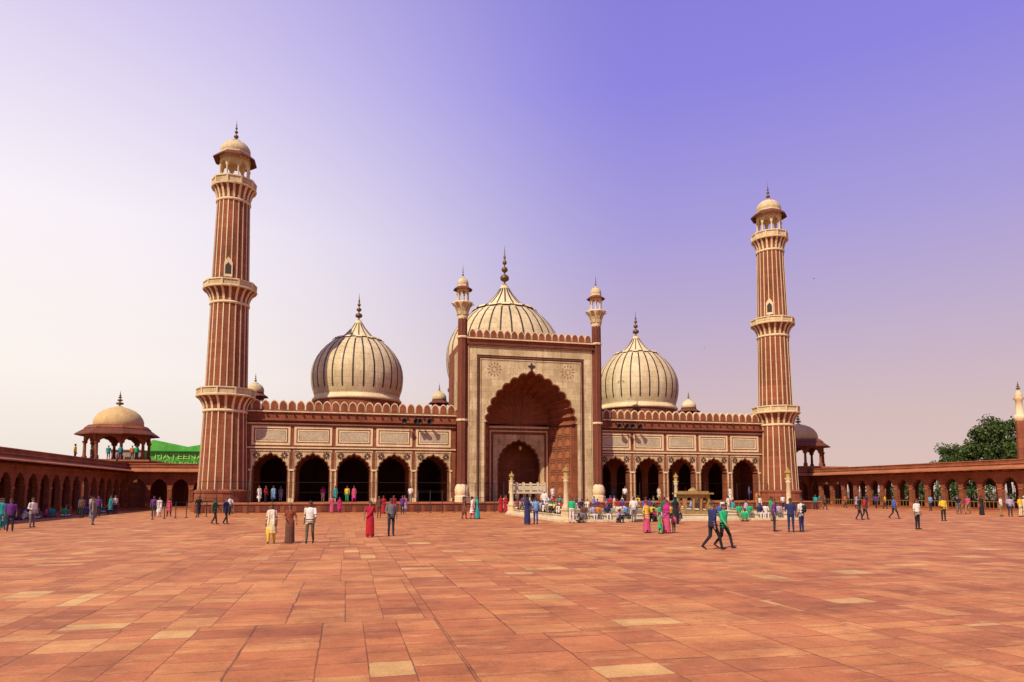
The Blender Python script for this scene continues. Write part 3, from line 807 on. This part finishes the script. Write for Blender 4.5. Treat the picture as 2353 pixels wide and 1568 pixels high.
    for vs,fs,tag in prim:
        o=len(V); V+=vs; F+=[tuple(i+o for i in f) for f in fs]; tags+=[SLOTS.index(tag)]*len(vs)
    me=bpy.data.meshes.new('tmp'); me.from_pydata([tuple(v) for v in V],[],F); me.update()
    ob=bpy.data.objects.new('tmp',me); scene.collection.objects.link(ob)
    rm=ob.modifiers.new('r','REMESH'); rm.mode='VOXEL'; rm.voxel_size=.0135
    sm=ob.modifiers.new('s','SMOOTH'); sm.iterations=3; sm.factor=.5
    dg=bpy.context.evaluated_depsgraph_get(); ev=ob.evaluated_get(dg); em=ev.to_mesh()
    vv=[v.co.copy() for v in em.vertices]; ff=[tuple(p.vertices) for p in em.polygons]
    ev.to_mesh_clear(); bpy.data.objects.remove(ob)
    kd=kdtree.KDTree(len(V))
    for i,v in enumerate(V): kd.insert(v,i)
    kd.balance()
    vt=[tags[kd.find(v)[1]] for v in vv]
    mi=[vt[f[0]] for f in ff]
    def ext(p0,p1,r0,r1,slot,n=6):
        a,b_=cap_(p0,p1,r0,r1,n); o=len(vv); vv.extend(a)
        for f in b_: ff.append(tuple(i+o for i in f)); mi.append(slot)
    for (W,d,side,nrm) in P['_h']:
        for q,(off_,ln_) in enumerate(((-.024,.062),(-.008,.075),(.008,.07),(.024,.055))):
            a=W+d*.065+nrm*off_; m1=a+d*ln_*.5+side*.004; ext(a,m1,.0095,.0085,0); ext(m1,m1+d*ln_*.45+side*.018,.0085,.007,0)
        a=W+d*.025-nrm*.024; ext(a,a+d*.035-nrm*.026+side*.01,.011,.009,0)
    for sx in (-1,1):
        e_=T(sx*.030,-.088,1.607); ext(e_,(e_[0]+sx*.006,e_[1],e_[2]),.009,.009,1)
        e_=T(sx*.030,-.090,1.628); ext((e_[0]-.012,e_[1],e_[2]),(e_[0]+.012,e_[1],e_[2]),.005,.005,1)
    m_=T(0,-.080,1.540); ext((m_[0]-.018,m_[1],m_[2]),(m_[0]+.018,m_[1],m_[2]),.006,.006,4)
    me=bpy.data.meshes.new(name); me.from_pydata([tuple(v) for v in vv],[],ff)
    for s_ in SLOTS: me.materials.append(None)
    me.polygons.foreach_set('material_index',mi); me.polygons.foreach_set('use_smooth',[True]*len(ff)); me.update()
    return me
ARMD=dict(elL=(-.05,.02,-.28),wrL=(-.06,-.05,-.53),elR=(.05,.02,-.28),wrR=(.06,-.05,-.53))
ST=dict(knL=(-.10,-.01,.49),anL=(-.11,0,.09),knR=(.10,-.01,.49),anR=(.11,0,.09))
WK=dict(oz=-.03,knL=(-.10,-.20,.50),anL=(-.10,-.30,.10),knR=(.10,.03,.47),anR=(.10,.34,.16),ftR=(0,-1,-.5))
WA=dict(elL=(-.05,.12,-.26),wrL=(-.06,.10,-.50),elR=(.05,-.10,-.26),wrR=(.05,-.28,-.46))
def D(*ds,**k):
    r={}
    for d in ds: r.update(d)
    r.update(k); return r
PROTO={}
PROTO['man_walk']=make_person('man_walk',D(WK,WA,long=True,lean=.04))
PROTO['man_walk2']=make_person('man_walk2',D(WK,WA,oz=-.01,knL=(-.10,-.12,.49),anL=(-.10,-.17,.09),knR=(.10,0,.48),anR=(.10,.2,.13),lean=.02))
PROTO['man_stand']=make_person('man_stand',D(ST,ARMD))
PROTO['man_stand2']=make_person('man_stand2',D(ST,elL=(-.06,.03,-.27),wrL=(-.02,-.20,-.33),elR=(.05,.02,-.28),wrR=(.05,-.06,-.53),long=True))
PROTO['man_pack']=make_person('man_pack',D(ST,ARMD,pack=True,elL=(-.05,.03,-.27),wrL=(.0,-.2,-.2)))
PROTO['man_kurta']=make_person('man_kurta',D(ST,ARMD,tunic=.5,long=True,cap=True))
PROTO['woman_kurta']=make_person('woman_kurta',D(ST,ARMD,fem=True,tunic=.45,salwar=True,dupatta=True,spread=.02,knL=(-.1,-.1,.48),anL=(-.1,-.14,.09),knR=(.1,.02,.48),anR=(.1,.12,.1)))
PROTO['woman_sari']=make_person('woman_sari',D(ST,ARMD,fem=True,skirt=True,pallu=True,spread=.03,elL=(-.07,.03,-.25),wrL=(-.02,-.18,-.30),elR=(.09,.03,-.26),wrR=(.12,-.06,-.50)))
PROTO['woman_veil']=make_person('woman_veil',D(ST,ARMD,fem=True,skirt=True,veil=True,spread=.03,elR=(.07,.02,-.26),wrR=(-.02,-.2,-.3)))
PROTO['sit_cross']=make_person('sit_cross',D(oz=-.78,lean=.18,armrel=False,elL=(-.27,-.1,.36),wrL=(-.13,-.28,.2),elR=(.27,-.1,.36),wrR=(.13,-.28,.2),knL=(-.33,-.27,.14),anL=(.10,-.36,.09),knR=(.33,-.27,.14),anR=(-.10,-.30,.09),ftL=(1,-.2,0),ftR=(-1,-.2,0)))
PROTO['sit_knees']=make_person('sit_knees',D(oz=-.78,lean=.25,fem=True,armrel=False,veil=True,elL=(-.22,-.25,.40),wrL=(-.04,-.44,.42),elR=(.22,-.25,.40),wrR=(.04,-.44,.42),knL=(-.12,-.38,.48),anL=(-.11,-.42,.09),knR=(.12,-.38,.48),anR=(.11,-.42,.09),salwar=True))
PROTO['sit_ledge']=make_person('sit_ledge',D(oz=-.42,lean=.12,armrel=False,elL=(-.25,-.08,.72),wrL=(-.13,-.3,.6),elR=(.25,-.08,.72),wrR=(.13,-.3,.6),knL=(-.12,-.42,.5),anL=(-.12,-.42,.09),knR=(.12,-.42,.5),anR=(.12,-.38,.09)))
_mc={}
def cloth(c):
    c=tuple(round(x,3) for x in c)
    if c not in _mc: _mc[c]=plain('cloth',c,.85,0,.12,5)
    return _mc[c]
SKINS=[(.20,.10,.055),(.26,.14,.08),(.15,.075,.042)]
HAIR=(.012,.009,.008)
COL=dict(white=(.68,.63,.55),cream=(.62,.52,.35),navy=(.02,.025,.09),blue=(.05,.11,.36),teal=(.02,.27,.27),green=(.02,.38,.14),dkgreen=(.03,.12,.06),red=(.40,.012,.02),crimson=(.36,.01,.045),pink=(.50,.07,.15),magenta=(.46,.015,.18),purple=(.12,.03,.18),yellow=(.68,.44,.03),orange=(.56,.18,.03),rust=(.22,.055,.025),brown=(.12,.05,.03),black=(.015,.014,.018),grey=(.15,.14,.14),lav=(.38,.31,.44),olive=(.09,.08,.04),sky=(.18,.33,.52),khaki=(.28,.20,.11),dark=(.025,.024,.035))
NAMES=dict(man_walk='walking_man',man_walk2='walking_man',man_stand='standing_man',man_stand2='standing_man',man_pack='man_with_backpack',man_kurta='man_in_kurta',woman_kurta='woman_in_kurta',woman_sari='woman_in_sari',woman_veil='veiled_woman',sit_cross='seated_man',sit_knees='seated_woman',sit_ledge='seated_man')
rp=random.Random(21)
def person(kind,x,y,face,top,bottom='dark',scarf=None,h=1.0,z=0.0,mir=False,shoe='black'):
    """face: heading angle in degrees, 0 = towards -Y, 90 = +X"""
    o=bpy.data.objects.new(NAMES[kind],PROTO[kind]); scene.collection.objects.link(o)
    o.location=(x,y,z+.006); o.rotation_euler=(0,0,math.radians(face)); o.scale=(-h if mir else h,h,h)
    cols=[rp.choice(SKINS),HAIR,COL[top],COL[bottom],COL[shoe],COL[scarf or top]]
    for i,c in enumerate(cols):
        o.material_slots[i].link='OBJECT'; o.material_slots[i].material=cloth(c)
    return o
person('woman_kurta',-23.3,-47.9,-5,'cream','yellow','white',.93,shoe='brown')
person('woman_sari',-22.6,-47.8,0,'rust','brown','rust',.93,shoe='brown')
person('man_walk2',-21.8,-48.0,-8,'white','olive',h=1.0)
person('woman_sari',-19.3,-44.8,5,'crimson','red','red',.97,mir=True)
person('man_stand2',-18.3,-44.1,15,'grey','dark',h=1.03)
person('man_walk',-7.5,-54.7,95,'navy','black',h=1.03)
person('man_walk',-6.7,-54.1,25,'green','black',h=.97,mir=True)
person('man_walk2',-28.6,-29.6,80,'dkgreen','black'); person('man_walk2',-27.9,-29.8,70,'navy','black')
person('woman_veil',-9.2,-34.9,170,'navy','navy','navy',1.0); person('man_stand',-8.5,-34.4,190,'sky','blue')
person('man_kurta',-4.9,-24.0+.0,150,'white','white','white',z=.48)
person('woman_veil',-5.5,-44.7,20,'yellow','pink','pink',.95); person('woman_kurta',-5.2,-45.6,60,'green','green','orange',.62)
person('woman_veil',-4.7,-45.3,-70,'magenta','pink','magenta',.97); person('man_stand',-4.1,-44.9,-60,'pink','black',h=.55)
person('man_stand',1.5,-45.2,60,'purple','dark'); person('man_stand2',2.0,-45.9,-40,'navy','navy',h=1.02); person('man_pack',2.7,-45.8,200,'white','navy','black')
person('man_stand',10.5,-45.2,10,'white','black',h=.98); person('man_stand2',20.8,-36.8,-10,'yellow','black')
person('man_walk',20.4,-32.7,80,'blue','dark'); person('man_walk2',16.6,-33.5,60,'black','dark'); person('man_walk2',17.6,-32.9,75,'red','dark')
person('man_walk2',35.8,-23.8,-70,'black','grey'); person('man_walk2',36.6,-24.0,-80,'pink','khaki'); person('woman_veil',34.7,-27.2,0,'black','black','black')
person('man_stand',33.4,-30.2,30,'white','khaki'); person('man_stand2',33.9,-30.6,-30,'lav','dark'); person('man_stand',33.9,-31.5,10,'yellow','cream'); person('man_kurta',34.5,-31.4,0,'cream','cream','white')
person('woman_kurta',-35.8,-29.1,60,'grey','grey','khaki'); person('man_stand',-41,-15.3,30,'blue','dark'); person('man_stand',-40.4,-13.5,10,'purple','dark')
person('man_stand',-38.7,-33.9,40,'teal','teal'); person('man_stand',-37.5,-35.9,20,'purple','dark'); person('woman_kurta',-39.2,-33,20,'white','teal','teal'); person('man_stand2',-38.2,-31.5,60,'white','grey')
person('man_stand',-35.9,-14.6,0,'purple','dark'); person('woman_kurta',-35.2,-15.7,20,'white','white','white',.95); person('woman_kurta',-34.9,-13.8,-20,'pink','rust','pink',.9)
person('man_walk2',-30.3,-12.7,30,'white','dark'); person('man_walk2',-32.3,-15.4,40,'black','dark')
person('woman_sari',-21.7,-8.3,0,'pink','pink','pink',.95); person('woman_kurta',-21.0,-8.2,0,'magenta','magenta','red',.9)
person('man_stand',-17.8,-20.9,10,'brown','brown'); person('woman_sari',-17.0,-12,0,'red','red','crimson'); person('woman_sari',-16.2,-14,10,'crimson','red','red'); person('man_stand',-15.3,-12.8,0,'purple','dark')
person('woman_sari',-15.9,-10,0,'red','rust','red'); person('woman_kurta',-14.9,-10.4,0,'lav','lav','pink')
person('woman_kurta',-11.6,-25,100,'brown','rust','brown'); person('woman_kurta',-11.0,-25.2,90,'white','pink','white'); person('woman_veil',-10.6,-25.3,80,'teal','teal','teal',.97)
person('woman_sari',-5.6,-11.1,0,'red','red','red'); person('woman_sari',-5.1,-11.2,10,'red','crimson','red')
person('man_stand',-1.2,-33.2,170,'white','grey'); person('man_stand',-.4,-33.4,180,'blue','dark'); person('man_stand2',.9,-33.6,170,'dkgreen','black'); person('man_stand',2.2,-32.6,190,'teal','dark'); person('woman_veil',.4,-36.2,160,'black','black','black')
person('man_kurta',-1.1,-32.9,150,'cream','white','white')
person('man_stand2',16.8,-20.5,0,'white','dark'); person('man_stand',14.5,-19,30,'white','white'); person('man_walk2',31.8,-8.6,-60,'teal','dark'); person('man_walk2',32.8,-8.9,80,'brown','dark'); person('man_stand',28,-8,0,'white','dark')
for (x,top,bt) in ((-21.5,'teal','dark'),(-20.3,'yellow','green'),(-19.6,'pink','magenta'),(-28.9,'white','white'),(-28.4,'red','dark'),(-27.5,'sky','dark'),(-13.7,'white','grey'),(10.4,'white','dark'),(14.8,'cream','khaki'),(19,'red','dark'),(24,'white','white'),(27.5,'blue','dark'),(2.5,'white','white'),(-2,'sky','dark'),(1.0,'pink','red')):
    person(rp.choice(['man_stand','woman_kurta','man_stand2']),x,-2.6+rp.uniform(-2,.8),rp.uniform(-60,60),top,bt,z=PZ)
for i in range(9):
    person(rp.choice(['man_stand','man_kurta','woman_kurta']),rp.choice([-1,1])*rp.uniform(9.5,30),rp.uniform(2.2,5.5),rp.uniform(0,360),rp.choice(list(COL)),rp.choice(['dark','white','khaki']),z=PZ)
tops=['white','white','cream','sky','teal','pink','red','yellow','lav','orange','navy','purple','green','grey','brown','blue']
for i in range(26):
    x=-5.0+i*.65+rp.uniform(-.2,.2)
    if abs(x-4.5)<1.3: continue
    if rp.random()<.8: person('sit_ledge',x,-31.65,rp.uniform(-20,20),rp.choice(tops),rp.choice(['dark','khaki','white','grey']),h=.97)
for i in range(20):
    x=-5.0+i*.86+rp.uniform(-.3,.3)
    person(rp.choice(['sit_cross','sit_knees','sit_cross']),x,-15.6+rp.uniform(-.2,.1),rp.uniform(-40,40),rp.choice(tops),rp.choice(['dark','khaki','white']),rp.choice(tops),z=.48)
for i in range(16):
    y=-30.5+i*.93+rp.uniform(-.2,.2); 
    person(rp.choice(['sit_cross','sit_knees']),-5.15,y,-90+rp.uniform(-40,40),rp.choice(tops),rp.choice(['dark','khaki','white']),rp.choice(tops),z=.48)
    if i%2: person(rp.choice(['sit_cross','man_stand']),11.9,y,90+rp.uniform(-40,40),rp.choice(tops),rp.choice(['dark','khaki']),z=.48)
for i in range(46):
    x=rp.uniform(-7,16); y=rp.choice([rp.uniform(-14.5,-7.5),rp.uniform(-34,-32.6)])
    if y<-30 and (x>12 or x<-6.5): continue
    if y<-30: 
        if rp.random()<.4: continue
        person(rp.choice(['sit_knees','sit_cross','man_stand']),x,y,rp.uniform(-60,60),rp.choice(tops),rp.choice(['dark','khaki','white']),rp.choice(tops))
    else: person(rp.choice(['man_stand','man_kurta','woman_kurta','man_walk2','woman_veil']),x,y,rp.uniform(0,360),rp.choice(tops),rp.choice(['dark','khaki','white','grey']),rp.choice(tops),rp.uniform(.9,1.03))
for i in range(34):
    y=-38+i*1.15+rp.uniform(-.4,.4)
    if rp.random()<.2: continue
    person(rp.choice(['sit_cross','sit_knees','sit_knees','sit_cross']),-44.0+rp.uniform(0,.7),y,90+rp.uniform(-50,50),rp.choice(tops),rp.choice(['dark','khaki','white','grey','purple']),rp.choice(tops))
for i in range(5): person(rp.choice(['man_stand','woman_kurta']),-42+rp.uniform(-.5,2),rp.uniform(-20,8),rp.uniform(0,360),rp.choice(tops),'dark')
for i in range(9): person(rp.choice(['man_stand','man_walk2','woman_kurta']),43+rp.uniform(-3,1),rp.uniform(-25,8),rp.uniform(0,360),rp.choice(tops),'dark')
for (x,y) in ((-45.9,-20),(-46.2,-22.5),(-46.3,-2),(-46,1.5),(-46.4,3.2),(-45.8,9)): person('man_stand',x,y,90,rp.choice(tops),'dark',z=5.02)
for (x,y) in ((-46.4,12.2),(-47.8,12.6),(-45.2,12.4),(-49.5,13),(-44.6,11.9)): person('man_stand',x,y,20,rp.choice(tops),'dark',z=5.8)

def bird(x,y,z,r,s_=.36):
    b=MB(); b.M=Matrix.Translation((x,y,z))@Matrix.Rotation(r,4,'Z')@Matrix.Scale(s_,4)
    b.tube([(0,-.2,0),(0,-.12,.01),(0,0,0),(0,.12,0),(0,.24,0)],[.02,.05,.07,.04,.05],IRON,8)
    for sx in (-1,1): b.add([(0,-.06,.02),(sx*.25,-.1,.12),(sx*.5,.05,.06),(sx*.22,.06,.1),(0,.08,.02)],[(0,1,2,3,4)],IRON)
    b.obj('bird')
for a in ((24,-20,23,1.),(17.5,-10,17.8,2)): bird(*a)

# ------------------------------------------------------------------ light
EL=47
sd=Vector((-.72*math.cos(math.radians(EL)),-.694*math.cos(math.radians(EL)),math.sin(math.radians(EL)))).normalized()
L=bpy.data.lights.new('sun','SUN'); L.energy=4.9; L.angle=math.radians(.5); L.color=(1,.90,.70)
lo=bpy.data.objects.new('sun',L); scene.collection.objects.link(lo); lo.rotation_euler=(-sd).to_track_quat('-Z','Y').to_euler(); lo.location=(-60,-60,80)
w=bpy.data.worlds.new('World'); scene.world=w; w.use_nodes=True; T_=w.node_tree; T_.nodes.clear(); g=NG(T_)
tc=g.node('ShaderNodeTexCoord').outputs['Generated']
sx=g.node('ShaderNodeSeparateXYZ'); g.link(tc,sx.inputs[0])
z=sx.outputs[2]
right=g.ramp(z,[(0,(.76,.55,.49)),(.10,(.70,.52,.51)),(.20,(.59,.46,.61)),(.34,(.43,.365,.73)),(.52,(.285,.245,.79)),(1,(.15,.13,.50))])
left=g.ramp(z,[(0,(.88,.77,.68)),(.15,(1.04,.95,.89)),(.34,(1.02,.95,1.0)),(.55,(.76,.67,.93)),(1,(.24,.21,.55))])
az=math.radians(-13.5+62)
ld=Vector((-math.sin(az),math.cos(az),.12)).normalized()
dt=g.node('ShaderNodeVectorMath',operation='DOT_PRODUCT'); g.link(tc,dt.inputs[0]); dt.inputs[1].default_value=ld
mr=g.node('ShaderNodeMapRange'); mr.interpolation_type='SMOOTHSTEP'; g.link(dt.outputs['Value'],mr.inputs[0]); mr.inputs[1].default_value=.28; mr.inputs[2].default_value=.92
col=g.mix(mr.outputs[0],right,left)
sky=g.node('ShaderNodeTexSky',sky_type='NISHITA'); sky.sun_disc=False; sky.sun_elevation=math.radians(EL); sky.sun_rotation=math.atan2(sd.x,sd.y)
nb=g.node('ShaderNodeBackground'); g.link(sky.outputs[0],nb.inputs[0]); nb.inputs[1].default_value=.004
cb=g.node('ShaderNodeBackground'); g.link(col,cb.inputs[0]); cb.inputs[1].default_value=.93
ad=g.node('ShaderNodeAddShader'); g.link(nb.outputs[0],ad.inputs[0]); g.link(cb.outputs[0],ad.inputs[1])
out=g.node('ShaderNodeOutputWorld'); g.link(ad.outputs[0],out.inputs[0])

# ------------------------------------------------------------------ camera
cam=bpy.data.cameras.new('camera'); co=bpy.data.objects.new('camera',cam); scene.collection.objects.link(co)
cam.sensor_width=36; cam.lens=24.17; cam.shift_y=.0846; cam.clip_end=6000
co.location=(-20.4,-77.4,2.1); co.rotation_euler=(math.radians(95.3),0,math.radians(-13.5))
scene.camera=co
